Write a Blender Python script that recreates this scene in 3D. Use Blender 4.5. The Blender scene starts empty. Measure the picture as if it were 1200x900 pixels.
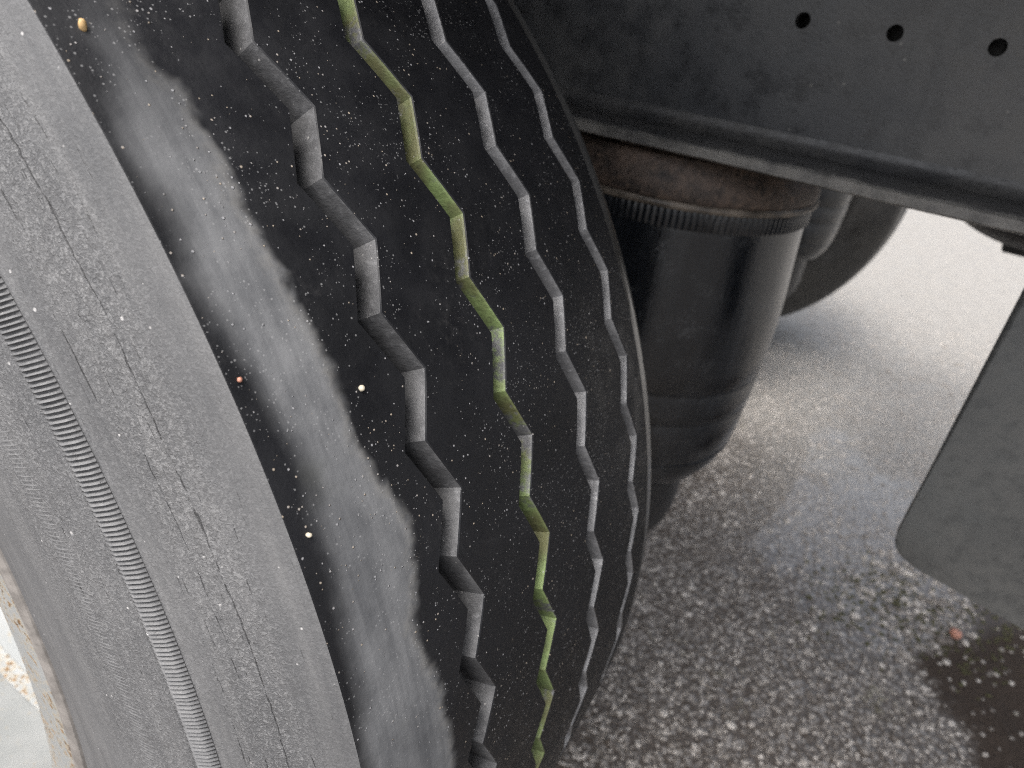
import bpy, bmesh, math, random
import numpy as np
from mathutils import Matrix, Vector
random.seed(4); rng = np.random.default_rng(11)
R = math.radians; PI = math.pi
scn = bpy.context.scene
COL = scn.collection
# ------------------------------------------------------------------ camera
cam_data = bpy.data.cameras.new('camera'); cam = bpy.data.objects.new('camera', cam_data); COL.objects.link(cam)
CAM_P = (0.609, -0.274, 0.912)
CAM_M = ((0.83448777, 0.53687103, 0.12409532), (-0.35708416, 0.35536421, 0.86383284), (0.41966780, -0.76517042, 0.48825523))
cam.matrix_world = Matrix.Translation(CAM_P) @ Matrix(CAM_M).transposed().to_4x4()
cam_data.sensor_width = 36.0; cam_data.lens = 822.854 / 1200 * 36
cam_data.clip_start = 0.02; cam_data.clip_end = 500
cam_data.dof.use_dof = True; cam_data.dof.focus_distance = 0.275; cam_data.dof.aperture_fstop = 11.0
scn.camera = cam
# ------------------------------------------------------------------ world, sun, exposure
SUN_EL, SUN_AZ = 66.0, -95.0          # azimuth of the sun measured from +X towards +Y
w = bpy.data.worlds.new('World'); scn.world = w; w.use_nodes = True
nt = w.node_tree; nt.nodes.clear()
sky = nt.nodes.new('ShaderNodeTexSky'); sky.sky_type = 'NISHITA'; sky.sun_disc = False
sky.sun_elevation = R(SUN_EL); sky.sun_rotation = R(90 - SUN_AZ); sky.dust_density = 6; sky.air_density = 1.0; sky.ozone_density = 1.0
hs = nt.nodes.new('ShaderNodeHueSaturation'); hs.inputs['Saturation'].default_value = 0.42
bg = nt.nodes.new('ShaderNodeBackground'); bg.inputs['Strength'].default_value = 0.15
wo = nt.nodes.new('ShaderNodeOutputWorld')
nt.links.new(sky.outputs[0], hs.inputs['Color']); nt.links.new(hs.outputs[0], bg.inputs[0]); nt.links.new(bg.outputs[0], wo.inputs[0])
sd = bpy.data.lights.new('sun', 'SUN'); sd.energy = 0.5; sd.angle = R(25); sd.color = (1, 0.995, 0.985)
sun = bpy.data.objects.new('sun', sd); COL.objects.link(sun)
sv = Vector((math.cos(R(SUN_EL)) * math.cos(R(SUN_AZ)), math.cos(R(SUN_EL)) * math.sin(R(SUN_AZ)), math.sin(R(SUN_EL))))
sun.rotation_euler = sv.to_track_quat('Z', 'Y').to_euler()
scn.view_settings.view_transform = 'Standard'; scn.view_settings.look = 'None'
scn.view_settings.gamma = 1; scn.view_settings.use_curve_mapping = False
scn.view_settings.exposure = 1.4
scn.cycles.filter_width = 1.0; scn.cycles.use_denoising = False; scn.cycles.max_bounces = 8; scn.cycles.diffuse_bounces = 4

# ------------------------------------------------------------------ node helper
class NT:
    def __init__(s, name):
        s.m = bpy.data.materials.new(name); s.m.use_nodes = True
        s.t = s.m.node_tree; s.t.nodes.clear()
        s.out = s.n('ShaderNodeOutputMaterial'); s.b = s.n('ShaderNodeBsdfPrincipled')
        s.l(s.b.outputs[0], s.out.inputs[0])
        s.tc = s.n('ShaderNodeTexCoord')
    def n(s, t, **k):
        x = s.t.nodes.new(t)
        for a, v in k.items(): setattr(x, a, v)
        return x
    def l(s, a, b): s.t.links.new(a, b)
    def put(s, sock, v):
        if hasattr(v, 'is_output') or hasattr(v, 'links'): s.l(v, sock)
        else: sock.default_value = v
    def obj(s, scale=(1, 1, 1), uv=False):
        m = s.n('ShaderNodeMapping'); m.inputs['Scale'].default_value = scale
        s.l(s.tc.outputs['UV' if uv else 'Object'], m.inputs[0]); return m.outputs[0]
    def noise(s, vec, scale, detail=4, rough=0.55, dist=0.0):
        x = s.n('ShaderNodeTexNoise'); s.l(vec, x.inputs['Vector']); x.inputs['Scale'].default_value = scale
        x.inputs['Detail'].default_value = detail; x.inputs['Roughness'].default_value = rough; x.inputs['Distortion'].default_value = dist
        return x.outputs['Fac']
    def vor(s, vec, scale, feature='F1', rnd=1.0):
        x = s.n('ShaderNodeTexVoronoi', feature=feature); s.l(vec, x.inputs['Vector']); x.inputs['Scale'].default_value = scale
        x.inputs['Randomness'].default_value = rnd
        return x
    def ramp(s, fac, a, b, c0=0.0, c1=1.0, smooth=True):
        x = s.n('ShaderNodeMapRange', interpolation_type='SMOOTHSTEP' if smooth else 'LINEAR')
        s.put(x.inputs['Value'], fac); s.put(x.inputs['From Min'], a); s.put(x.inputs['From Max'], b)
        x.inputs['To Min'].default_value = c0; x.inputs['To Max'].default_value = c1
        return x.outputs[0]
    def math(s, op, a, b=0.0, c=0.0):
        x = s.n('ShaderNodeMath', operation=op); s.put(x.inputs[0], a); s.put(x.inputs[1], b); s.put(x.inputs[2], c); return x.outputs[0]
    def mix(s, fac, a, b):
        x = s.n('ShaderNodeMix', data_type='RGBA'); s.put(x.inputs[0], fac)
        for i, v in ((6, a), (7, b)):
            if isinstance(v, (tuple, list)): x.inputs[i].default_value = tuple(v) + ((1,) if len(v) == 3 else ())
            else: s.l(v, x.inputs[i])
        return x.outputs[2]
    def bump(s, h, strength=0.3, dist=0.001, prev=None):
        x = s.n('ShaderNodeBump'); s.put(x.inputs['Strength'], strength); x.inputs['Distance'].default_value = dist
        s.l(h, x.inputs['Height'])
        if prev is not None: s.l(prev, x.inputs['Normal'])
        return x.outputs[0]
    def attr(s, name): return s.n('ShaderNodeAttribute', attribute_name=name).outputs['Fac']
    def done(s, col, rough=0.6, normal=None, metal=0.0, spec=0.5):
        if isinstance(col, (tuple, list)): s.b.inputs['Base Color'].default_value = tuple(col) + (1,)
        else: s.l(col, s.b.inputs['Base Color'])
        s.put(s.b.inputs['Roughness'], rough); s.b.inputs['Metallic'].default_value = metal
        s.b.inputs['Specular IOR Level'].default_value = spec  # (a linked socket keeps its link)
        if normal is not None: s.l(normal, s.b.inputs['Normal'])
        return s.m

def specks(t, vec, scale, rmax, amount, cluster=None):
    """small round grains: a share of the voronoi cells holds one grain of random size"""
    v = t.vor(vec, scale)
    sep = t.n('ShaderNodeSeparateColor'); t.l(v.outputs['Color'], sep.inputs[0])
    keep = t.math('LESS_THAN', sep.outputs[0], amount) if cluster is None else t.math('LESS_THAN', sep.outputs[0], t.math('MULTIPLY', cluster, amount))
    rad = t.math('MULTIPLY_ADD', t.math('POWER', sep.outputs[1], 2.0), rmax, rmax * 0.25)
    hit = t.ramp(v.outputs['Distance'], rad, t.math('MULTIPLY', rad, 0.55))
    return t.math('MULTIPLY', hit, keep)

def mat_tread(name, film=False):
    t = NT(name); o = t.obj()
    big = t.noise(o, 9, 5); fine = t.noise(o, 260, 5, 0.65); mid = t.noise(o, 60, 4, 0.6)
    col = t.mix(t.ramp(big, 0.35, 0.7), (0.0045, 0.0048, 0.006), (0.009, 0.0094, 0.0115))
    rough = t.ramp(mid, 0.3, 0.7, 0.44, 0.66)
    # dusty haze in irregular clouds
    haze = t.math('MULTIPLY', t.ramp(t.noise(o, 26, 6, 0.7), 0.5, 0.8), t.ramp(fine, 0.45, 0.7))
    col = t.mix(t.math('MULTIPLY', haze, 0.35), col, (0.075, 0.073, 0.072))
    if film:
        # dried film of road dust between two wandering tide lines
        wob = t.math('SUBTRACT', t.noise(o, 50, 3, 0.55, 0.3), 0.5); wob2 = t.math('SUBTRACT', t.noise(o, 17, 4, 0.55), 0.5)
        l = t.math('MULTIPLY_ADD', wob2, 0.026, t.attr('film_left'))
        r = t.math('MULTIPLY_ADD', wob, 0.018, t.attr('film_right'))
        ml = t.ramp(l, -0.004, 0.010); mr = t.ramp(r, -0.001, 0.0055)
        m = t.math('MULTIPLY', t.math('MULTIPLY', ml, mr), t.attr('film_amount'))
        tide = t.math('MULTIPLY', t.ramp(r, 0.009, 0.0025), t.ramp(fine, 0.3, 0.65))
        tone = t.math('ADD', t.math('MULTIPLY', t.ramp(t.noise(o, 30, 5, 0.65), 0.3, 0.75), 0.6), t.math('MULTIPLY', t.ramp(t.noise(t.obj((14, 190, 14)), 1, 5, 0.7), 0.3, 0.7), 0.4))
        fcol = t.mix(tone, (0.080, 0.083, 0.088), (0.195, 0.198, 0.202))
        fcol = t.mix(t.math('MULTIPLY', tide, 0.4), fcol, (0.23, 0.22, 0.20))
        fcol = t.mix(t.math('MULTIPLY', t.ramp(t.noise(o, 14, 3), 0.60, 0.72), 0.30), fcol, (0.12, 0.125, 0.085))
        col = t.mix(t.math('MULTIPLY', m, 0.97), col, fcol)
        rough = t.math('ADD', rough, t.math('MULTIPLY', m, 0.15))
    cl = t.ramp(t.noise(o, 21, 5, 0.7), 0.34, 0.66)
    s1 = specks(t, o, 640, 0.34, 0.42, cl); s2 = specks(t, o, 210, 0.18, 0.06, cl); s3 = specks(t, o, 950, 0.40, 0.75, t.ramp(t.noise(o, 33, 5, 0.7), 0.42, 0.7))
    tint = t.mix(t.ramp(t.noise(o, 160, 1), 0.45, 0.62), (0.30, 0.30, 0.31), (0.38, 0.32, 0.25))
    col = t.mix(t.math('MULTIPLY', s1, 0.85), col, tint); col = t.mix(s2, col, tint); col = t.mix(t.math('MULTIPLY', s3, 0.40), col, (0.34, 0.34, 0.34))
    rough = t.math('MAXIMUM', rough, t.math('MULTIPLY', t.math('MAXIMUM', s1, s2), 0.85))
    nb = t.bump(fine, 0.35, 0.0006); nb = t.bump(mid, 0.25, 0.0012, nb)
    nb = t.bump(t.math('MAXIMUM', s1, s2), 0.8, 0.0008, nb)
    return t.done(col, rough, nb, spec=0.34)

def mat_groove(name, green=False, tone=1.0):
    t = NT(name); o = t.obj()
    fine = t.noise(o, 330, 5, 0.65); mid = t.noise(o, 45, 4, 0.6)
    col = t.mix(t.ramp(mid, 0.35, 0.7), (0.075 * tone, 0.075 * tone, 0.077 * tone), (0.150 * tone, 0.150 * tone, 0.152 * tone))
    col = t.mix(t.math('MULTIPLY', t.ramp(fine, 0.5, 0.75), 0.5), col, (0.24 * tone, 0.24 * tone, 0.245 * tone))
    if green:
        g = t.mix(t.ramp(t.noise(o, 36, 4), 0.38, 0.62), (0.105, 0.106, 0.046), (0.175, 0.235, 0.090))
        g = t.mix(t.math('MULTIPLY', t.ramp(fine, 0.5, 0.7), 0.45), g, (0.05, 0.055, 0.03))
        cover = t.ramp(t.math('ADD', t.noise(o, 24, 5, 0.7), t.math('MULTIPLY', t.math('SUBTRACT', fine, 0.5), 0.3)), 0.39, 0.50)
        col = t.mix(cover, col, g)
    s = specks(t, o, 420, 0.25, 0.15)
    col = t.mix(t.math('MULTIPLY', s, 0.7), col, (0.4, 0.39, 0.37))
    wet = t.attr('groove_shade'); col = t.mix(t.math('MULTIPLY', wet, 0.45 if green else 0.85), col, (0.013, 0.013, 0.014))   # wet here is groove shade painted into the colour, on floor and lower walls
    return t.done(col, 0.5, t.bump(fine, 0.7, 0.0007), spec=0.5)

def mat_sidewall(name):
    t = NT(name); o = t.obj(); u = t.obj((1, 1, 1), True)
    us = t.obj((6, 90, 1), True); us2 = t.obj((40, 520, 1), True); ur = t.obj((900, 90, 1), True)
    big = t.noise(o, 11, 5, 0.6); fine = t.noise(o, 800, 3, 0.6, 1.0); grain = t.noise(o, 150, 5, 0.7)
    band = t.noise(us, 1, 4, 0.65); streak = t.noise(us2, 1, 4, 0.7); rad = t.noise(ur, 1, 4, 0.7)
    col = t.mix(t.ramp(big, 0.3, 0.7), (0.090, 0.091, 0.093), (0.130, 0.130, 0.131))
    col = t.mix(t.math('MULTIPLY', t.ramp(band, 0.40, 0.70), 0.65), col, (0.155, 0.154, 0.153))
    rz = t.attr('rough_zone')                         # crazed, gritty zones of the wall
    g2 = t.math('MULTIPLY', t.ramp(fine, 0.50, 0.62), t.math('MULTIPLY_ADD', rz, 0.9, 0.1))
    col = t.mix(t.math('MULTIPLY', g2, 0.36), col, (0.36, 0.358, 0.354))
    col = t.mix(t.math('MULTIPLY', t.ramp(fine, 0.44, 0.34), t.math('MULTIPLY_ADD', rz, 0.4, 0.1)), col, (0.06, 0.06, 0.061))
    crest = t.attr('crest'); col = t.mix(t.math('MULTIPLY', t.math('MULTIPLY', t.attr('band'), t.math('SUBTRACT', 1.0, crest)), 0.5), col, (0.045, 0.045, 0.046)); col = t.mix(t.math('MULTIPLY', crest, 0.40), col, (0.22, 0.219, 0.217))  # shade in the gaps and light on the crests painted into the colour
    g3 = t.math('MULTIPLY', t.ramp(grain, 0.52, 0.36), rz)
    col = t.mix(t.math('MULTIPLY', g3, 0.30), col, (0.06, 0.06, 0.061))
    # ageing cracks that run round the wall
    rr_ = t.attr('radius'); wv = t.math('SUBTRACT', t.noise(t.obj((7, 7, 1), True), 1, 6, 0.75), 0.5)
    crk = None
    for r0, amp, wid, lo in ((0.4895, 0.012, 0.00024, 0.44), (0.4800, 0.010, 0.00018, 0.50), (0.5010, 0.009, 0.00018, 0.54), (0.4705, 0.003, 0.00022, 0.52)):
        ln = t.ramp(t.math('ABSOLUTE', t.math('MULTIPLY_ADD', wv, amp, t.math('SUBTRACT', rr_, r0))), wid * 1.6, wid * 0.3)
        ln = t.math('MULTIPLY', ln, t.ramp(t.noise(t.obj((30 + 900 * wid * 10, 60, 1), True), 1, 6, 0.78), lo, lo + 0.12))
        crk = ln if crk is None else t.math('MAXIMUM', crk, ln)
    crk2 = t.math('MULTIPLY', t.ramp(streak, 0.36, 0.27), t.math('MULTIPLY', rz, 0.8))
    cr = t.math('MAXIMUM', crk, crk2)
    col = t.mix(t.math('MULTIPLY', cr, 0.42), col, (0.018, 0.018, 0.019))
    s = specks(t, o, 300, 0.22, 0.07); s2 = specks(t, o, 90, 0.13, 0.05)
    col = t.mix(t.math('MAXIMUM', s, s2), col, (0.42, 0.41, 0.40))
    h = t.math('SUBTRACT', t.math('MULTIPLY', t.math('ADD', fine, grain), t.math('MULTIPLY_ADD', rz, 0.8, 0.2)), t.math('MULTIPLY', cr, 1.6))
    nb = t.bump(h, 0.9, 0.0008); nb = t.bump(streak, 0.35, 0.0005, nb)
    return t.done(col, t.ramp(big, 0.3, 0.7, 0.55, 0.72), nb, spec=0.4)

def mat_white_rim(name, rust=0.0):
    t = NT(name); o = t.obj()
    big = t.noise(o, 14, 4); fine = t.noise(o, 220, 5, 0.7)
    col = t.mix(t.ramp(big, 0.35, 0.7), (0.27, 0.28, 0.275), (0.33, 0.337, 0.33))
    thr = 0.62 - 0.13 * rust
    blot = t.math('ADD', t.math('MULTIPLY', t.noise(o, 210, 4, 0.7), 0.65), t.math('MULTIPLY', t.noise(o, 33, 3), 0.35))
    m = t.ramp(blot, thr, thr + 0.05)
    halo = t.ramp(blot, thr - 0.07, thr + 0.03)
    col = t.mix(t.math('MULTIPLY', halo, 0.5), col, (0.42, 0.33, 0.19))
    rc = t.mix(t.ramp(fine, 0.4, 0.65), (0.06, 0.032, 0.015), (0.30, 0.16, 0.05))
    col = t.mix(m, col, rc)
    s = specks(t, o, 330, 0.2, 0.10)
    col = t.mix(t.math('MULTIPLY', s, 0.7), col, (0.12, 0.11, 0.09))
    return t.done(col, t.math('MULTIPLY_ADD', m, 0.4, 0.42), t.bump(t.math('ADD', fine, m), 0.35, 0.0005))

def mat_steel(name, c0, c1, rough=0.5, dirt=(0.13, 0.12, 0.105), dirt_amt=0.5, scale=1.0, mottle=0.0, metal=0.0):
    t = NT(name); o = t.obj()
    big = t.noise(o, 5 * scale, 5, 0.6); fine = t.noise(o, 230 * scale, 4, 0.7); mid = t.noise(o, 42 * scale, 5, 0.65)
    col = t.mix(t.ramp(big, 0.3, 0.7), c0, c1)
    dm = t.math('MULTIPLY', t.ramp(t.noise(o, 3.1 * scale, 5, 0.65), 0.34, 0.60), t.ramp(mid, 0.35, 0.65, 0.45, 1.0))
    col = t.mix(t.math('MULTIPLY', dm, dirt_amt), col, dirt)
    if mottle:
        drip = t.math('MULTIPLY', t.ramp(t.noise(t.obj((26, 26, 2.2)), 1, 5, 0.7), 0.50, 0.72), 0.45); col = t.mix(drip, col, (0.022, 0.023, 0.026))
        col = t.mix(t.math('MULTIPLY', t.ramp(mid, 0.50, 0.34), mottle), col, (0.02, 0.02, 0.021))
    s = specks(t, o, 160, 0.2, 0.10)
    col = t.mix(t.math('MULTIPLY', s, 0.4), col, (0.30, 0.29, 0.27))
    r = t.math('ADD', t.ramp(mid, 0.3, 0.7, rough - 0.1, rough + 0.1), t.math('MULTIPLY', dm, 0.15))
    return t.done(col, r, t.bump(t.math('ADD', fine, mid), 0.3, 0.0008), metal=metal)

def mat_rust(name):
    t = NT(name); o = t.obj()
    a = t.noise(o, 26, 6, 0.7); f = t.noise(o, 190, 4, 0.7)
    col = t.mix(t.ramp(a, 0.35, 0.65), (0.016, 0.012, 0.010), (0.095, 0.066, 0.050))
    col = t.mix(t.math('MULTIPLY', t.ramp(f, 0.5, 0.7), 0.5), col, (0.17, 0.115, 0.08))
    return t.done(col, 0.6, t.bump(t.math('ADD', a, f), 0.5, 0.002))

def mat_bellows(name):
    t = NT(name); o = t.obj(); st = t.obj((1, 1, 0.12))
    a = t.noise(st, 30, 5, 0.65); f = t.noise(o, 240, 4, 0.7); b = t.noise(o, 28, 5, 0.7)
    col = t.mix(t.ramp(a, 0.35, 0.7), (0.006, 0.007, 0.009), (0.015, 0.017, 0.020))
    col = t.mix(t.math('MULTIPLY', t.math('MULTIPLY', t.ramp(b, 0.48, 0.7), t.ramp(f, 0.4, 0.65)), 0.35), col, (0.13, 0.135, 0.14))
    return t.done(col, t.ramp(a, 0.3, 0.7, 0.12, 0.28), t.bump(t.math('ADD', f, t.math('MULTIPLY', a, 2.0)), 0.22, 0.0012))

def mat_ground(name):
    t = NT(name); o = t.obj()
    v = t.vor(o, 95); v2 = t.vor(o, 210); big = t.noise(o, 2.2, 5, 0.6); mid = t.noise(o, 14, 5, 0.65)
    sep = t.n('ShaderNodeSeparateColor'); t.l(v.outputs['Color'], sep.inputs[0])
    stone = t.mix(sep.outputs[0], (0.11, 0.099, 0.089), (0.28, 0.258, 0.236))
    gap = (0.060, 0.048, 0.038)
    col = t.mix(t.ramp(v.outputs['Distance'], 0.30, 0.55), stone, gap)
    col = t.mix(t.math('MULTIPLY', t.ramp(mid, 0.45, 0.7), 0.5), col, (0.085, 0.068, 0.054))
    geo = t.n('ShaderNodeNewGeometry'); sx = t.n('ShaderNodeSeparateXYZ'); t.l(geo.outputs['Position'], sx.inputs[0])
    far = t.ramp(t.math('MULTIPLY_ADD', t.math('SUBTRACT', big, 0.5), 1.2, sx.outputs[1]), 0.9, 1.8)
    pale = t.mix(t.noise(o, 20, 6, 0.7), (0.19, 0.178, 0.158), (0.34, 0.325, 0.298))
    col = t.mix(t.math('MULTIPLY', far, 0.85), col, pale)                       # paving paled towards the far side, open daylight painted into its colour
    mud = t.attr('mud')
    col = t.mix(mud, col, t.mix(mid, (0.030, 0.023, 0.019), (0.060, 0.047, 0.038)))
    t.l(t.attr('wet'), t.b.inputs['Coat Weight']); t.b.inputs['Coat Roughness'].default_value = 0.10; t.b.inputs['Coat IOR'].default_value = 1.5
    t.l(t.ramp(mud, 0.0, 0.8, 0.5, 0.08), t.b.inputs['Specular IOR Level']); h = t.math('SUBTRACT', 1.0, v.outputs['Distance'])
    return t.done(col, t.math('MULTIPLY_ADD', far, 0.25, t.math('MULTIPLY_ADD', mud, 0.5, t.ramp(mid, 0.3, 0.7, 0.22, 0.45))), t.bump(h, 0.6, 0.005))

def mat_gravel(name):
    t = NT(name); o = t.obj()
    v = t.attr('shade'); f = t.noise(o, 260, 4, 0.7)
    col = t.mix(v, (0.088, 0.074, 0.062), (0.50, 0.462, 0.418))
    col = t.mix(t.math('MULTIPLY', t.ramp(f, 0.45, 0.7), 0.4), col, (0.16, 0.13, 0.105))
    col = t.mix(t.math('MULTIPLY', t.ramp(t.noise(o, 9, 4), 0.60, 0.72), 0.5), col, (0.09, 0.085, 0.045))
    return t.done(col, 0.18, t.bump(f, 0.2, 0.001))

def mat_plain(name, c, rough=0.6, amp=0.25, sc=90, metal=0.0):
    t = NT(name); o = t.obj(); n = t.noise(o, sc, 5, 0.65)
    col = t.mix(t.ramp(n, 0.3, 0.7), tuple(x * (1 - amp) for x in c), tuple(min(1, x * (1 + amp)) for x in c))
    return t.done(col, t.ramp(n, 0.3, 0.7, max(0.1, rough - 0.1), rough + 0.08), t.bump(n, 0.25, 0.0008), metal=metal)

MAT = dict(
    tread=mat_tread('tread_rubber'), tread_film=mat_tread('tread_rubber_dusty', True),
    groove=mat_groove('groove_rubber', False, 0.85), groove_dusty=mat_groove('groove_rubber_dusty', False, 1.6), groove_green=mat_groove('groove_rubber_green_stripe', True),
    shoulder=mat_plain('worn_shoulder_rubber', (0.045, 0.044, 0.042), 0.22, 0.2, 40),
    side=mat_sidewall('sidewall_rubber'),
    rim=mat_white_rim('white_rim_paint', 0.0), flange=mat_white_rim('white_rim_paint_rusty', 0.55), ledge=mat_white_rim('white_rim_ledge_rusty', 0.7),
    lip=mat_plain('dirty_rim_lip', (0.20, 0.185, 0.17), 0.6, 0.3),
    rail=mat_steel('chassis_paint', (0.032, 0.034, 0.038), (0.058, 0.060, 0.064), 0.34, (0.125, 0.121, 0.115), 0.8, mottle=0.40),
    flange_steel=mat_steel('flange_paint', (0.028, 0.029, 0.031), (0.05, 0.05, 0.052), 0.36, (0.10, 0.096, 0.09), 0.6, 3.0),
    hanger=mat_steel('hanger_paint', (0.060, 0.064, 0.064), (0.090, 0.094, 0.092), 0.42, (0.13, 0.126, 0.117), 0.6, 2.2, 0.22),
    hanger_edge=mat_plain('dusty_bracket_edge', (0.30, 0.29, 0.26), 0.6, 0.3, 40), bead=mat_plain('bead_ring_steel', (0.12, 0.10, 0.08), 0.5, 0.6, 30),
    worn_edge=mat_steel('worn_flange_edge', (0.07, 0.069, 0.067), (0.15, 0.146, 0.14), 0.42, (0.24, 0.23, 0.21), 0.7, 9.0),
    rust=mat_rust('rusty_plate'), bellows=mat_bellows('bellows_rubber'),
    black=mat_plain('black_plastic', (0.018, 0.018, 0.019), 0.45), dark=mat_plain('dark_steel', (0.03, 0.03, 0.032), 0.5),
    tank=mat_plain('tank_paint', (0.022, 0.020, 0.021), 0.4), strap=mat_plain('strap_steel', (0.35, 0.35, 0.34), 0.4, metal=0.6),
    shade_deck=mat_plain('shade_deck_underside', (0.10, 0.095, 0.09), 0.7, sc=9),
    moss=mat_plain('moss', (0.050, 0.048, 0.016), 0.9, 0.4, 300),
    ground=mat_ground('paving'), gravel=mat_gravel('stone_chips'),
    seed=mat_plain('seed_husk', (0.50, 0.33, 0.15), 0.6), pink=mat_plain('pink_stone', (0.42, 0.20, 0.14), 0.5), pale=mat_plain('pale_stone', (0.50, 0.45, 0.35), 0.6),
    hair=mat_plain('hair', (0.04, 0.035, 0.03), 0.5),
)

# ------------------------------------------------------------------ mesh helpers
def link(name, me, mat, parent=None, loc=None):
    o = bpy.data.objects.new(name, me); COL.objects.link(o)
    if mat is not None: me.materials.append(mat)
    if parent is not None: o.parent = parent
    if loc is not None: o.location = loc
    return o
def empty(name, loc, rz=0.0):
    o = bpy.data.objects.new(name, None); COL.objects.link(o); o.location = loc; o.rotation_euler.z = rz; o.empty_display_size = 0.1
    return o
def tag(o, label=None, cat=None, group=None, kind=None):
    if label: o['label'] = label
    if cat: o['category'] = cat
    if group: o['group'] = group
    if kind: o['kind'] = kind
    return o
def copy_tree(o, parent=None):
    c = o.copy(); COL.objects.link(c); c.parent = parent
    for ch in [x for x in bpy.data.objects if x.parent == o]: copy_tree(ch, c)
    return c
def grid_mesh(name, P3, closed_u=True, uv=None, attrs=None, sharp=35, flip=False):
    """P3[i][j] -> points; i runs round (closed), j across"""
    n, m = P3.shape[:2]
    V = P3.reshape(-1, 3); F = []
    ni = n if closed_u else n - 1
    i = np.arange(ni)[:, None]; j = np.arange(m - 1)[None, :]
    a = i * m + j; b = ((i + 1) % n) * m + j
    F = np.stack([a, a + 1, b + 1, b] if not flip else [a, b, b + 1, a + 1], -1).reshape(-1, 4)
    me = bpy.data.meshes.new(name); me.from_pydata(V.tolist(), [], F.tolist())
    if uv is not None:
        ul = me.uv_layers.new(name='UVMap')
        U, W = uv
        fi = np.broadcast_to(i, (ni, m - 1)); fj = np.broadcast_to(j, (ni, m - 1))
        order = ((0, 0), (0, 1), (1, 1), (1, 0)) if not flip else ((0, 0), (1, 0), (1, 1), (0, 1))
        co = np.stack([np.stack([U[fi + di], W[fj + dj]], -1) for di, dj in order], 2).reshape(-1, 2)
        ul.data.foreach_set('uv', co.astype(np.float32).ravel())
    for k, arr in (attrs or {}).items():
        at = me.attributes.new(k, 'FLOAT', 'POINT'); at.data.foreach_set('value', np.broadcast_to(arr, (n, m)).astype(np.float32).ravel())
    me.polygons.foreach_set('use_smooth', [True] * len(me.polygons))
    me.update()
    if sharp: me.set_sharp_from_angle(angle=R(sharp))
    return me
def lathe_y(name, prof, n=256, sharp=35, attrs=None, flip=False):
    """prof: (r, y) list turned round the Y axis"""
    pr = np.array(prof); th = np.linspace(0, 2 * PI, n, endpoint=False)
    P3 = np.stack([pr[None, :, 0] * np.cos(th)[:, None], np.broadcast_to(pr[None, :, 1], (n, len(pr))), pr[None, :, 0] * np.sin(th)[:, None]], -1)
    arc = np.concatenate([[0], np.cumsum(np.linalg.norm(np.diff(pr, axis=0), axis=1))])
    U = np.linspace(0, 2 * PI * 0.45, n + 1)
    return grid_mesh(name, P3, True, (U, arc), attrs, sharp, flip)
def lathe_z(name, prof, n=96, sharp=35):
    pr = np.array(prof); th = np.linspace(0, 2 * PI, n, endpoint=False)
    P3 = np.stack([pr[None, :, 0] * np.cos(th)[:, None], pr[None, :, 0] * np.sin(th)[:, None], np.broadcast_to(pr[None, :, 1], (n, len(pr)))], -1)
    return grid_mesh(name, P3, True, None, None, sharp, flip=True)
def bm_mesh(name, bm, smooth=None):
    me = bpy.data.meshes.new(name); bmesh.ops.recalc_face_normals(bm, faces=bm.faces[:]); bm.to_mesh(me); bm.free()
    if smooth:
        me.polygons.foreach_set('use_smooth', [True] * len(me.polygons)); me.set_sharp_from_angle(angle=R(smooth))
    return me
def box(bm, lo, hi, bevel=0.0):
    r = bmesh.ops.create_cube(bm, size=1.0)
    c = [(a + b) / 2 for a, b in zip(lo, hi)]; s = [b - a for a, b in zip(lo, hi)]
    for v in r['verts']: v.co = Vector((c[0] + v.co.x * s[0], c[1] + v.co.y * s[1], c[2] + v.co.z * s[2]))
    if bevel:
        es = list({e for v in r['verts'] for e in v.link_edges})
        bmesh.ops.bevel(bm, geom=es, offset=bevel, segments=3, profile=0.5, affect='EDGES')
def box_mesh(name, lo, hi, bevel=0.004):
    bm = bmesh.new(); box(bm, lo, hi, bevel); return bm_mesh(name, bm, 35)
def prism_xz(name, poly, y0, y1, bevel=0.0):
    """outline in x,z pulled from y0 to y1"""
    bm = bmesh.new()
    a = [bm.verts.new((x, y0, z)) for x, z in poly]; b = [bm.verts.new((x, y1, z)) for x, z in poly]
    bm.faces.new(a); bm.faces.new(list(reversed(b)))
    for i in range(len(poly)): k = (i + 1) % len(poly); bm.faces.new((a[k], a[i], b[i], b[k]))
    if bevel: bmesh.ops.bevel(bm, geom=[e for e in bm.edges], offset=bevel, segments=2, profile=0.5, affect='EDGES')
    return bm_mesh(name, bm, 40)
def cyl_mesh(name, r, h, axis='Y', n=32, bevel=0.002):
    p = [(0.0001, -h / 2), (r - bevel, -h / 2), (r, -h / 2 + bevel), (r, h / 2 - bevel), (r - bevel, h / 2), (0.0001, h / 2)]
    return lathe_y(name, p, n, 30, flip=True) if axis == 'Y' else lathe_z(name, p, n, 30)

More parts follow.
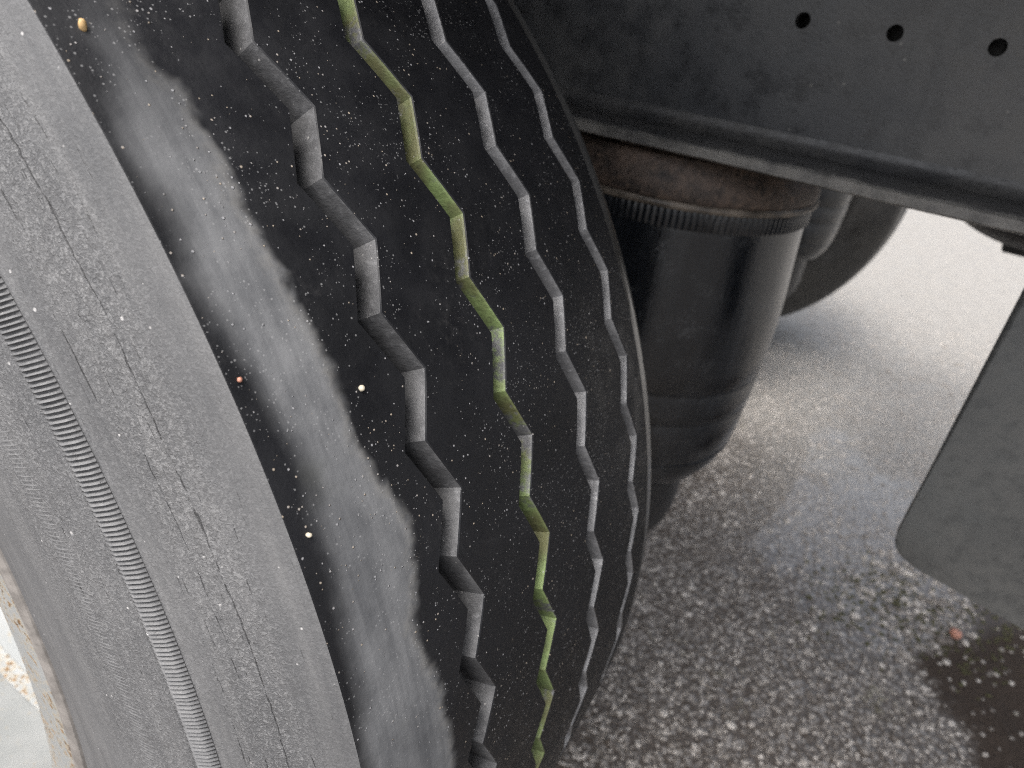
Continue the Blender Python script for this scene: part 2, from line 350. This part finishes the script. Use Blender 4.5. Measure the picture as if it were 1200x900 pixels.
# ------------------------------------------------------------------ ground
def ground_height(x, y): return 0.004 * np.sin(x * 3.1 + 1) * np.sin(y * 2.3) - 0.004
def mud_at(x, y):
    d = np.hypot((x - 1.06) / 0.16, (y - 0.89) / 0.26) + 0.25 * np.sin(x * 23) * np.sin(y * 19 + 1) + 0.12 * np.sin(x * 61 + 2) * np.sin(y * 53)
    return np.clip((1.25 - d) / 0.35, 0, 1)
def wet_at(x, y):
    d = np.hypot((x - 0.66) / 0.26, (y - 1.17) / 0.34) + 0.30 * np.sin(x * 17 + 1) * np.sin(y * 13) + 0.22 * np.sin(x * 47 + 2) * np.sin(y * 41 + 1)
    return np.clip((1.15 - d) / 0.5, 0, 1)
xs = np.unique(np.concatenate([np.linspace(-200, -6, 24), np.linspace(-6, -1, 16), np.linspace(-1, 2.2, 107), np.linspace(2.2, 8, 18), np.linspace(8, 200, 24)]))
ys = np.unique(np.concatenate([np.linspace(-200, -6, 24), np.linspace(-6, -0.6, 16), np.linspace(-0.6, 2.6, 107), np.linspace(2.6, 8, 18), np.linspace(8, 200, 24)]))
X, Y = np.meshgrid(xs, ys, indexing='ij')
me = grid_mesh('ground', np.stack([X, Y, ground_height(X, Y)], -1), False, None, {'mud': mud_at(X, Y), 'wet': wet_at(X, Y)}, 0, flip=True)
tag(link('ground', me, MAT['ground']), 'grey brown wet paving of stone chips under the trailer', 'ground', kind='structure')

def scatter_stones(name, px, py, size, mat, shade, label, cat):
    bm = bmesh.new(); bmesh.ops.create_icosphere(bm, subdivisions=1, radius=1.0)
    base = np.array([v.co[:] for v in bm.verts]); F = np.array([[v.index for v in f.verts] for f in bm.faces]); bm.free()
    n = len(px)
    sc = np.stack([size * rng.uniform(0.8, 1.35, n), size * rng.uniform(0.8, 1.35, n), size * rng.uniform(0.45, 0.75, n)], 1)
    ang = rng.uniform(0, 2 * PI, n); c, s = np.cos(ang), np.sin(ang)
    jit = 1 + rng.uniform(-0.22, 0.22, (n, len(base), 1))
    P3 = base[None] * jit * sc[:, None, :]
    x = P3[..., 0] * c[:, None] - P3[..., 1] * s[:, None] + px[:, None]; y = P3[..., 0] * s[:, None] + P3[..., 1] * c[:, None] + py[:, None]
    z = P3[..., 2] + ground_height(px, py)[:, None] - (size * rng.uniform(-0.1, 0.3, n))[:, None]
    V = np.stack([x, y, z], -1).reshape(-1, 3)
    Fa = (F[None] + (np.arange(n) * len(base))[:, None, None]).reshape(-1, 3)
    me = bpy.data.meshes.new(name); me.vertices.add(len(V)); me.vertices.foreach_set('co', V.astype(np.float32).ravel())
    me.loops.add(Fa.size); me.loops.foreach_set('vertex_index', Fa.ravel().astype(np.int32))
    me.polygons.add(len(Fa)); me.polygons.foreach_set('loop_start', np.arange(0, Fa.size, 3, dtype=np.int32))
    at = me.attributes.new('shade', 'FLOAT', 'POINT'); at.data.foreach_set('value', np.repeat(shade, len(base)).astype(np.float32))
    me.update(calc_edges=True); me.polygons.foreach_set('use_smooth', [True] * len(me.polygons))
    tag(link(name, me, MAT[mat]), label, cat, kind='stuff')
N = 84000
# denser where the chips show largest
px = rng.uniform(-0.1, 1.55, N); py = -0.15 + 3.0 * rng.random(N) ** 1.25
keep = (rng.random(N) > mud_at(px, py) * 0.93) & (rng.random(N) > wet_at(px, py) * 0.55) & (rng.random(N) > (py - 1.0) / 2.0)
px, py = px[keep], py[keep]; n = len(px)
size = rng.uniform(0.0018, 0.0042, n) * (1 + 0.9 * (rng.random(n) > 0.95)) * (1 + 0.9 * np.exp(-((px - 0.86) / 0.16) ** 2 - ((py - 0.98) / 0.22) ** 2) * (rng.random(n) > 0.45))
scatter_stones('gravel', px, py, size, 'gravel', np.clip(rng.random(n) ** 2.0 + np.clip((py - 0.9) / 1.4, 0, 0.45), 0, 1.2), 'wet grey stone chips scattered over the paving beside the tyre', 'gravel')  # chips also paled with distance, far daylight put into their colour
cx = np.concatenate([rng.normal(a, 0.045, 170) for a in (0.80, 0.90, 0.74, 0.98)]); cy = np.concatenate([rng.normal(a, 0.050, 170) for a in (1.02, 0.95, 0.93, 1.06)])
scatter_stones('moss', cx, cy, rng.uniform(0.002, 0.0045, len(cx)), 'moss', rng.random(len(cx)), 'thin dark green moss between the stone chips near the hanger plate', 'moss')

# ------------------------------------------------------------------ chassis
RAIL_Y = 0.40; FL_Y = 0.342; Z0 = 0.803; Z1 = 0.818; ZT = 1.17; XL, XR = -3.2, 3.2
YC = 1.06                                             # centre line of the trailer
chassis = empty('trailer_chassis', (0, YC, 0))
tag(chassis, 'dark grey steel trailer chassis above the tyre, long beam with a row of bolt holes', 'chassis')
def web_mesh(holes, y, th):
    bm = bmesh.new(); c = 0.02; N = 24
    xs_ = sorted(holes); edges = [XL]
    def quad(x0, x1, z0, z1):
        if x1 - x0 < 1e-6: return
        for yy in (y, y + th):
            vs = [bm.verts.new(p) for p in ((x0, yy, z0), (x1, yy, z0), (x1, yy, z1), (x0, yy, z1))]
            bm.faces.new(vs if yy == y else vs[::-1])
    x = XL
    for hx, hz, hr in holes:
        quad(x, hx - c, Z1, ZT); quad(hx - c, hx + c, Z1, hz - c); quad(hx - c, hx + c, hz + c, ZT)
        rings = []
        for yy in (y, y + th):
            inner = []; outer = []
            for k in range(N):
                a = 2 * PI * (k + 0.5) / N; ca, sa = math.cos(a), math.sin(a); q = c / max(abs(ca), abs(sa))
                inner.append(bm.verts.new((hx + hr * ca, yy, hz + hr * sa))); outer.append(bm.verts.new((hx + q * ca, yy, hz + q * sa)))
            for k in range(N):
                j = (k + 1) % N; f = (outer[k], outer[j], inner[j], inner[k]); bm.faces.new(f if yy == y else f[::-1])
            for k in range(N):                         # fill the square's corners
                j = (k + 1) % N; a, b = outer[k].co, outer[j].co
                if abs(a.x - b.x) > 1e-5 and abs(a.z - b.z) > 1e-5:
                    cv = bm.verts.new((hx + math.copysign(c, a.x - hx), yy, hz + math.copysign(c, a.z - hz))); bm.faces.new((outer[k], cv, outer[j]))
            rings.append(inner)
        for k in range(N):
            j = (k + 1) % N; bm.faces.new((rings[0][k], rings[0][j], rings[1][j], rings[1][k]))
        x = hx + c
    quad(x, XR, Z1, ZT)
    bm.normal_update()
    me = bpy.data.meshes.new('web'); bm.to_mesh(me); bm.free(); return me
hole_x = [0.46 + 0.071 * k for k in range(-8, 9)]
hl = []
for k, hx in enumerate(hole_x): hl.append((hx, 0.918, 0.0062))
hl = [h for h in hl if not (0.05 < h[0] < 0.44)]        # the row starts behind the spring
rail = link('frame_rail', web_mesh(hl, RAIL_Y, 0.010), MAT['rail'], chassis, (0, -YC, 0))
link('rail_back', box_mesh('rail_back', (XL, RAIL_Y + 0.045, Z1 + 0.02), (XR, RAIL_Y + 0.05, ZT), 0), MAT['black'], rail)
def flange_mesh():
    # rolled lower flange: rounded toe towards the viewer, fillet against the web
    pts = [(RAIL_Y + 0.06, Z0)]
    for k in range(7):
        a = -PI / 2 - PI * k / 6; pts.append((FL_Y + 0.0075 + 0.0075 * math.cos(a), Z0 + 0.0075 + 0.0075 * math.sin(a)))
    pts.append((RAIL_Y - 0.014, Z1 + 0.0006))
    for k in range(1, 6):
        a = -PI / 2 + PI / 2 * k / 5; pts.append((RAIL_Y - 0.014 + 0.0135 * math.cos(a), Z1 + 0.014 + 0.0135 * math.sin(a)))
    pts.append((RAIL_Y + 0.06, Z1 + 0.014))
    xs_ = np.linspace(XL, XR, 420); p = np.array(pts)
    wob = np.interp(xs_, np.linspace(XL, XR, 160), rng.normal(0, 0.00012, 160))
    P3 = np.stack([np.broadcast_to(xs_[:, None], (len(xs_), len(p))), np.broadcast_to(p[None, :, 0], (len(xs_), len(p))), p[None, :, 1] + wob[:, None]], -1)
    return grid_mesh('flange', P3, False, None, None, 40)
link('lower_flange', flange_mesh(), MAT['flange_steel'], rail)
xs_e = np.linspace(XL, XR, 900); ej = np.interp(xs_e, np.linspace(XL, XR, 500), rng.normal(0, 0.0003, 500)); ek = np.interp(xs_e, np.linspace(XL, XR, 400), rng.normal(0, 0.0003, 400))
pe = [(FL_Y + 0.003, Z0 + 0.0012), (FL_Y - 0.0008, Z0 + 0.0028), (FL_Y - 0.0012, Z1 - 0.0045), (FL_Y + 0.003, Z1 - 0.0022)]
P3 = np.stack([np.stack([xs_e, np.full_like(xs_e, y) + (ek * 0.4 if k in (1, 2) else 0), z + (ej if k > 1 else ek)], -1) for k, (y, z) in enumerate(pe)], 1)
link('worn_edge', grid_mesh('worn_edge', P3, False, None, None, 25), MAT['worn_edge'], rail)
link('upper_flange', box_mesh('upper_flange', (XL, RAIL_Y - 0.06, ZT), (XR, RAIL_Y + 0.07, ZT + 0.012), 0.002), MAT['flange_steel'], rail)
far_rail = link('frame_rail', box_mesh('far_rail', (XL, 2 * YC - RAIL_Y - 0.010, Z1), (XR, 2 * YC - RAIL_Y, ZT), 0.001), MAT['rail'], chassis, (0, -YC, 0))
link('lower_flange', box_mesh('far_flange', (XL, 2 * YC - RAIL_Y - 0.06, Z0), (XR, 2 * YC - FL_Y, Z1 - 0.0005), 0.004), MAT['flange_steel'], far_rail)
for k in range(9):
    x = -3.0 + 0.75 * k
    link('cross_member', box_mesh('cross_member', (x, RAIL_Y + 0.052, 1.02), (x + 0.06, 2 * YC - RAIL_Y - 0.012, ZT - 0.01), 0.003), MAT['dark'], chassis, (0, -YC, 0))
link('shade_deck', box_mesh('shade_deck', (-4.0, -0.16, 1.185), (4.0, 0.72, 1.215), 0.002), MAT['shade_deck'], chassis, (0, -YC, 0))  # unseen deck, added to shade the tread, cut narrow to light the ground

# hanger bracket welded under the rail (carries the next trailing arm)
HX, HY = 0.684, 0.36
outl = [(HX, Z0 - 0.001), (HX - 0.001, 0.545)]
for k in range(7):
    a = PI + PI / 2 * k / 6; outl.append((HX + 0.022 + 0.023 * math.cos(a), 0.518 + 0.022 * math.sin(a)))
outl += [(0.80, 0.482), (0.88, 0.476)]
for k in range(1, 8):
    a = -PI / 2 + PI / 2 * k / 7; outl.append((0.88 + 0.05 * math.cos(a), 0.526 + 0.05 * math.sin(a)))
outl += [(0.935, Z0 - 0.001)]
hang = link('hanger_bracket', prism_xz('hanger', outl, HY, HY + 0.016, 0.0045), MAT['hanger'], chassis, (0, -YC, 0))
tag(hang, 'dark grey steel hanger plate hanging under the beam')
link('back_box', box_mesh('back_box', (0.76, HY + 0.017, 0.56), (0.90, HY + 0.11, Z0 - 0.001), 0.004), MAT['hanger'], hang)
pb = link('pivot_washer', cyl_mesh('washer', 0.034, 0.008, 'Y', 40), MAT['dark'], hang, (0.829, HY - 0.0035, 0.527))
link('pivot_bolt', cyl_mesh('bolt', 0.019, 0.016, 'Y', 6), MAT['black'], hang, (0.829, HY - 0.0155, 0.527))

# ------------------------------------------------------------------ wheel
NP = 63; SUB = 5; NT_ = NP * 2 * SUB
DTH = 2 * PI / NP; TH0 = 0.3930 + R(20.5)
TH = TH0 - DTH * np.arange(NT_) / (2 * SUB)
ph = (np.arange(NT_) / (2 * SUB)) % 1.0
ZIG = np.where(ph < 0.5, -1 + 4 * ph, 3 - 4 * ph) * 0.0056       # left vertex at phase 0, right at 0.5
TW = 0.1548
def rad(y): return 0.53 - 0.010 * (np.asarray(y) / 0.15) ** 2
def ring(y, r):
    y = np.broadcast_to(y, (NT_,)); r = np.broadcast_to(r, (NT_,))
    return np.stack([r * np.cos(TH), y, r * np.sin(TH)], -1)
GR = [(-0.0843, 0.0110, 0.0150), (-0.0310, 0.0092, 0.0090), (0.0245, 0.0105, 0.0130), (0.0836, 0.0105, 0.0130)]
def side_attrs(pr):
    rr = pr[:, 0]
    rz = np.clip(np.interp(rr, [0.33, 0.385, 0.40, 0.42, 0.448, 0.4505, 0.459, 0.466, 0.474, 0.488, 0.500, 0.508, 0.519], [0.05, 0.12, 0.25, 0.75, 0.65, 0.45, 0.35, 0.22, 0.7, 1.0, 0.6, 0.15, 0.2]), 0, 1)
    return rz
def make_wheel():
    root = empty('wheel', (0, 0, 0))
    AX = (0, 0, 0.525)
    # --- sidewalls (the tyre's carcass), one on each face
    prof = [(0.5193, -0.1548), (0.5185, -0.1552), (0.512, -0.1575), (0.505, -0.1602), (0.498, -0.1626), (0.492, -0.1646), (0.486, -0.1666), (0.480, -0.1686), (0.474, -0.1704), (0.468, -0.1722), (0.463, -0.1737), (0.4590, -0.1747),
            (0.4583, -0.1755), (0.4502, -0.1801), (0.4498, -0.1772), (0.4480, -0.1772), (0.4468, -0.1798), (0.445, -0.1803), (0.440, -0.1817), (0.433, -0.1836), (0.4305, -0.1842), (0.424, -0.1856), (0.4185, -0.1866), (0.410, -0.1876), (0.400, -0.1884), (0.390, -0.1887), (0.380, -0.1884), (0.372, -0.1876), (0.366, -0.1862), (0.362, -0.1842),
            (0.355, -0.1825), (0.345, -0.1812), (0.335, -0.1800), (0.328, -0.1790), (0.3255, -0.1770), (0.324, -0.172), (0.322, -0.160)]
    # resample so that the zones have enough rings
    pr = np.array(prof)
    n = len(pr)
    att = {'rough_zone': side_attrs(pr)[None, :], 'radius': pr[:, 0][None, :]}
    tyre = link('tyre', lathe_y('tyre_sidewall', prof, 420, 50, att, flip=True), MAT['side'], root, AX)
    inner = [(float(rad(0.106)), 0.106), (float(rad(0.112)), 0.112), (0.5225, 0.1185), (0.5195, 0.125), (0.5145, 0.1315), (0.507, 0.138), (0.498, 0.1435), (0.485, 0.150), (0.46, 0.163), (0.43, 0.175), (0.40, 0.180), (0.36, 0.176), (0.33, 0.168), (0.322, 0.150)]
    ip = np.array(inner)
    link('inner_sidewall', lathe_y('inner_sidewall', inner, 420, 60), MAT['shoulder'], tyre)
    # --- fine ridges of the moulded band, and a fainter band below it
    def ridged(name, r0, r1, y0, y1, count, amp, slant, band):
        N = count * 4; th = np.linspace(0, 2 * PI, N, endpoint=False); J = 5
        f = np.linspace(0, 1, J)
        rr = r0 + (r1 - r0) * f; yy = y0 + (y1 - y0) * f
        A = th[:, None] + slant * f[None, :]
        wave = np.tile(np.array([0, 1.0, 0.8, 0]), count)[:, None] * np.array([0.0, 1, 1, 1, 0.0])[None, :] * amp
        wave = wave * np.clip(1 + 0.09 * np.repeat(rng.normal(0, 1, count), 4)[:, None], 0.6, 1.5)
        P3 = np.stack([rr * np.cos(A), yy[None, :] - wave, rr * np.sin(A)], -1)
        U = np.linspace(0, 2 * PI * 0.45, N + 1); W = np.linspace(0.3, 0.31, J)
        return grid_mesh(name, P3, True, (U, W), {'rough_zone': np.array([[0.3]]), 'radius': np.array([[0.1]]), 'crest': wave / (amp * 1.3), 'band': np.array([[band]])}, 40, flip=True)
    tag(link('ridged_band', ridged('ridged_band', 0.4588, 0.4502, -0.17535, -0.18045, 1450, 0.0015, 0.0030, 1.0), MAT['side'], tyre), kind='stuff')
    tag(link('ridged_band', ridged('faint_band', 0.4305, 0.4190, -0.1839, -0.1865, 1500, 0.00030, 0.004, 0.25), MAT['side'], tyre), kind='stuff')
    # --- five tread ribs
    lip = 0.0005
    for i in range(5):
        L = -TW if i == 0 else GR[i - 1][0] + ZIG
        Rr = 0.106 if i == 4 else GR[i][0] + ZIG - GR[i][1]
        L = np.broadcast_to(L, (NT_,)); Rr = np.broadcast_to(Rr, (NT_,))
        m = 22 if i == 0 else 10
        cols = []; fs = np.linspace(0, 1, m)
        for q, f in enumerate(fs):
            a = L + (0.0004 if i == 0 else lip); b = Rr - (0 if i == 4 else lip)
            cols.append((a + (b - a) * f, 0.0))
        if i > 0: cols.insert(0, (L, lip * 0.9))
        else: cols.insert(0, (L, 0.0005))
        if i < 4: cols.append((Rr, lip * 0.9))
        P3 = np.stack([ring(y, rad(y) - dr) for y, dr in cols], 1)
        attrs = None
        if i == 0:
            Yc = np.stack([y for y, _ in cols], 1)
            deg = (np.degrees(TH) + 180) % 360 - 180
            xl = [-180, -60, -20, 5, 14.5, 18.5, 23, 26.3, 31.6, 34.9, 38.9, 42.9, 60, 120, 180]; yl = [-0.150, -0.152, -0.149, -0.1545, -0.1545, -0.1515, -0.1479, -0.1435, -0.1474, -0.1535, -0.1535, -0.1458, -0.150, -0.152, -0.150]
            xr = [-180, -90, -40, -10, 5, 9.6, 13, 16.5, 18.8, 21.4, 23.9, 27.1, 30.5, 33.5, 35.3, 39.2, 42.8, 60, 110, 180]; yr = [-0.118, -0.112, -0.120, -0.110, -0.112, -0.1081, -0.1085, -0.113, -0.1195, -0.107, -0.109, -0.1185, -0.1144, -0.1197, -0.1249, -0.1225, -0.1265, -0.122, -0.115, -0.118]
            xa = [-180, -60, 0, 30, 38, 41, 44.5, 47, 70, 120, 180]; ya = [0.7, 1, 1, 1, 0.9, 0.6, 0.15, 0.05, 0.1, 0.6, 0.7]
            attrs = {'film_left': Yc - np.interp(deg, xl, yl)[:, None], 'film_right': np.interp(deg, xr, yr)[:, None] - Yc,
                     'film_amount': np.interp(deg, xa, ya)[:, None]}
        U = np.linspace(0, 3.33, NT_ + 1); W = np.linspace(0, 0.06, len(cols))
        rb = link('tread_rib', grid_mesh('tread_rib', P3, True, (U, W), attrs, 38, flip=False), MAT['tread_film' if i == 0 else 'tread'], tyre)
        if i == 0: tag(rb, 'outer tread rib with a pale dried film of road dust')
    # --- four zigzag grooves
    for i, (g, wd, dp) in enumerate(GR):
        Rr = g + ZIG; L = Rr - wd
        cols = [(L, lip * 0.9), (L + wd * 0.04, dp * 0.35), (L + wd * 0.14, dp), (Rr - wd * 0.30, dp), (Rr - wd * 0.24, dp * 0.9), (Rr - wd * 0.15, dp * 0.52), (Rr - wd * 0.05, dp * 0.14), (Rr, lip * 0.9)]
        P3 = np.stack([ring(y, rad(y) - dr) for y, dr in cols], 1)
        U = np.linspace(0, 3.33, NT_ + 1); W = np.linspace(0, 0.02, len(cols))
        gv = link('tread_groove', grid_mesh('tread_groove', P3, True, (U, W), {'groove_shade': np.array([[0, 0.4, 1, 1, 1, (0.5, 0.3, 0.4, 0.25)[i], 0, 0]])}, 9), MAT[('groove', 'groove_green', 'groove_dusty', 'groove_dusty')[i]], tyre)
        if i == 1: tag(gv, 'zigzag groove with a worn green stripe')
    # --- steel rim
    rim = link('rim', lathe_y('rim_barrel', [(0.2735, -0.172), (0.2745, -0.165), (0.282, -0.150), (0.2865, -0.112), (0.2885, -0.103), (0.284, -0.097), (0.262, -0.082), (0.252, -0.070), (0.250, -0.02), (0.251, 0.02), (0.262, 0.05), (0.280, 0.07), (0.285, 0.155), (0.320, 0.165)], 256, 30, flip=True), MAT['rim'], root, AX)
    link('rim_lip', lathe_y('rim_lip', [(0.3235, -0.165), (0.3238, -0.1745), (0.3220, -0.1785), (0.3190, -0.1799), (0.3145, -0.1799)], 256, 40, flip=True), MAT['lip'], rim)
    link('rim_flange', lathe_y('rim_flange', [(0.3145, -0.1799), (0.305, -0.1795), (0.295, -0.1788), (0.285, -0.1780), (0.2775, -0.1768), (0.2735, -0.1745), (0.2735, -0.171)], 256, 50, flip=True), MAT['flange'], rim)
    link('rim_edge', lathe_y('rim_edge', [(0.2855, -0.1100), (0.2845, -0.1085), (0.2855, -0.1030), (0.2815, -0.0960), (0.2835, -0.0945)], 256, 60, flip=True), MAT['ledge'], rim)
    # disc with ten hand holes
    bm = bmesh.new(); N = 80
    radii = [(0.248, -0.005), (0.235, -0.012), (0.205, -0.022), (0.178, -0.028), (0.165, -0.030), (0.145, -0.030), (0.120, -0.030), (0.09, -0.030)]
    rings_ = [[bm.verts.new((r * math.cos(2 * PI * k / N), y, r * math.sin(2 * PI * k / N))) for k in range(N)] for r, y in radii]
    for j in range(len(radii) - 1):
        for k in range(N):
            if j in (1, 2) and k % 8 in (2, 3, 4, 5): continue
            q = (k + 1) % N; bm.faces.new((rings_[j][k], rings_[j][q], rings_[j + 1][q], rings_[j + 1][k]))
    bmesh.ops.solidify(bm, geom=bm.faces[:], thickness=0.010)
    link('wheel_disc', bm_mesh('wheel_disc', bm, 40), MAT['rim'], rim)
    hub = link('hub', lathe_y('hub', [(0.0902, 0.0), (0.0902, -0.075), (0.084, -0.092), (0.060, -0.098), (0.0001, -0.099)], 64, 35, flip=True), MAT['dark'], rim)
    nut = cyl_mesh('wheel_nut', 0.016, 0.03, 'Y', 6)
    for k in range(10):
        a = 2 * PI * k / 10
        o = bpy.data.objects.new('wheel_nut', nut); COL.objects.link(o); o.parent = rim; o.location = (0.140 * math.cos(a), -0.050, 0.140 * math.sin(a))
        if not nut.materials: nut.materials.append(MAT['dark'])
    return root
wheel = make_wheel()
tag(wheel, 'large black truck wheel with zigzag tread, green striped groove and white rim', 'wheel', 'trailer wheels')
fw = copy_tree(wheel); fw.location = (0, 2 * YC, 0); fw.rotation_euler.z = PI
tag(fw, 'far truck wheel in shadow on the opposite side, mostly hidden by the air springs')

# ------------------------------------------------------------------ axle and trailing arm
ax = empty('axle', (0, YC, 0.525)); tag(ax, 'dark tubular axle beam running behind the large tyre', 'axle')
link('axle_tube', cyl_mesh('axle_tube', 0.062, 1.68, 'Y', 48), MAT['dark'], ax)
for s in (-1, 1): link('brake_drum', lathe_y('brake_drum', [(0.07, 0.0), (0.19, 0.0), (0.205, 0.012 * s), (0.205, 0.17 * s), (0.07, 0.17 * s)], 64, 35), MAT['dark'], ax, (0, s * 0.865 - 0.0 , 0))
def arm(y, label, xe=0.385):
    a = empty('trailing_arm', (0, y, 0.0)); tag(a, label, 'suspension arm', 'trailing arms')
    poly = [(-0.52, 0.50), (-0.44, 0.46), (-0.1, 0.40), (0.12, 0.36), (0.20, 0.262), (xe, 0.262), (xe + 0.005, 0.284), (0.24, 0.288), (0.14, 0.42), (-0.08, 0.458), (-0.42, 0.54), (-0.50, 0.55)]
    link('arm_beam', prism_xz('arm_beam', poly, -0.045, 0.045, 0.004), MAT['dark'], a)
    link('axle_clamp', box_mesh('axle_clamp', (-0.075, -0.055, 0.452), (0.075, 0.055, 0.600), 0.01), MAT['dark'], a)
arm(0.50, 'dark trailing arm under the near air spring behind the tyre'); arm(2 * YC - 0.50, 'dark trailing arm under the far air spring', 0.27)

# ------------------------------------------------------------------ air springs
def make_spring():
    r_ = empty('air_spring', (0.35, 0.50, 0.289))
    def Z(p): return [(a, b - 0.289) for a, b in p]
    tp = link('top_plate', lathe_z('top_plate', Z([(0.0001, 0.802), (0.128, 0.802), (0.140, 0.797), (0.150, 0.780), (0.1525, 0.766), (0.151, 0.761), (0.13, 0.759)]), 128), MAT['rust'], r_)
    link('bead_ring', lathe_z('bead_ring', Z([(0.1515, 0.7605), (0.1535, 0.7585), (0.1535, 0.7550), (0.1515, 0.7535)]), 128, 60), MAT['bead'], tp)
    # ribbed clamp band: real ridges
    n = 150 * 4; th = np.linspace(0, 2 * PI, n, endpoint=False); zz = np.array([0.756, 0.754, 0.737, 0.735]) - 0.289
    rr = 0.1485 + np.tile([0, 0.0016, 0.0016, 0], 150)[:, None] * np.array([0.0, 1, 1, 0])[None, :]
    P3 = np.stack([rr * np.cos(th)[:, None], rr * np.sin(th)[:, None], np.broadcast_to(zz[None], rr.shape)], -1)
    link('clamp_band', grid_mesh('clamp_band', P3, True, None, None, 40), MAT['bellows'], r_)
    bl = link('bellows', lathe_z('bellows', Z([(0.140, 0.757), (0.1465, 0.745), (0.1470, 0.730), (0.1485, 0.70), (0.1515, 0.66), (0.1535, 0.62), (0.1530, 0.585), (0.1515, 0.5595), (0.1500, 0.5575), (0.1510, 0.5550), (0.1500, 0.53), (0.1495, 0.5205), (0.1478, 0.5185), (0.1488, 0.516), (0.1470, 0.49), (0.1435, 0.462), (0.1420, 0.4595), (0.1420, 0.4575), (0.136, 0.438), (0.124, 0.418), (0.108, 0.408), (0.099, 0.410)]), 128, 60), MAT['bellows'], r_)
    for z, r in ((0.5575, 0.1503), (0.5185, 0.1481), (0.4590, 0.1423)):
        link('seam', lathe_z('seam', Z([(r - 0.001, z + 0.0022), (r + 0.0012, z + 0.001), (r + 0.0012, z - 0.001), (r - 0.001, z - 0.0022)]), 128, 60), MAT['bellows'], bl)
    link('piston', lathe_z('piston', Z([(0.1005, 0.415), (0.1015, 0.395), (0.1010, 0.34), (0.096, 0.315), (0.084, 0.290), (0.0001, 0.2895)]), 96), MAT['black'], r_)
    return r_
sp = make_spring(); tag(sp, 'black rubber air spring with rusty top plate right beside the tyre', 'air spring', 'air springs')
s2 = copy_tree(sp); s2.location = (0.27, 2 * YC - 0.50, 0.289); tag(s2, 'far dark air spring seen against the far wheel, behind the near air spring')

# ------------------------------------------------------------------ air tank across the frame
tk = empty('air_tank', (0.735, 1.0, 0.87)); tag(tk, 'dark air tank peeking out just below the beam at the right', 'air tank')
link('shell', lathe_y('tank_shell', [(0.0001, -0.065), (0.06, -0.060), (0.13, -0.045), (0.18, -0.02), (0.203, 0.012), (0.206, 0.03), (0.206, 0.50), (0.18, 0.55), (0.0001, 0.59)], 96, 50, flip=True), MAT['tank'], tk)
stp = link('strap', lathe_y('strap', [(0.2065, 0.09), (0.2095, 0.092), (0.2095, 0.118), (0.2065, 0.12)], 96, 40, flip=True), MAT['strap'], tk)
link('bracket', box_mesh('bracket', (-0.02, 0.085, -0.228), (0.14, 0.125, -0.207), 0.003), MAT['black'], tk)

# ------------------------------------------------------------------ small things
def pebble(name, loc, s, mat, label, cat, rot=0.0):
    bm = bmesh.new(); bmesh.ops.create_icosphere(bm, subdivisions=2, radius=1.0)
    for v in bm.verts: v.co = Vector((v.co.x * s[0], v.co.y * s[1], v.co.z * s[2])) * (1 + random.uniform(-0.1, 0.1))
    o = link(name, bm_mesh(name, bm, 60), MAT[mat]); o.location = loc; o.rotation_euler = (0, rot, 0.4); tag(o, label, cat); return o
def on_tread(u, v, lift=0.0006):
    d = Vector(((u - 600) / 822.854, -(v - 450) / 822.854, -1.0)); d = Matrix(CAM_M).transposed() @ d
    o = Vector(CAM_P) - Vector((0, 0, 0.525)); r = 0.53
    for _ in range(6):
        a = d.x ** 2 + d.z ** 2; b = 2 * (o.x * d.x + o.z * d.z); c = o.x ** 2 + o.z ** 2 - r * r
        t = (-b - math.sqrt(b * b - 4 * a * c)) / 2 / a; p = o + d * t; r = float(rad(p.y)) + lift
    return p + Vector((0, 0, 0.525))
pebble('seed_husk', on_tread(97, 30), (0.0011, 0.0013, 0.0021), 'seed', 'tiny yellow brown seed husk stuck on the tyre shoulder at the top left', 'seed')
pebble('grit_stone', on_tread(424, 455), (0.0012, 0.0012, 0.0012), 'pale', 'tiny pale stone stuck on the tread beside the wide groove', 'stone')
pebble('grit_stone', on_tread(281, 445), (0.0009, 0.0009, 0.0009), 'pink', 'tiny orange stone on the dusty outer rib of the tyre', 'stone')
pebble('grit_stone', on_tread(362, 627), (0.0011, 0.0009, 0.0009), 'pale', 'tiny pale stone beside the lower shoulder edge of the tyre', 'stone')
pebble('pink_pebble', (0.905, 0.962, 0.006), (0.010, 0.011, 0.008), 'pink', 'pinkish pebble among the grey chips below the hanger bracket', 'pebble')
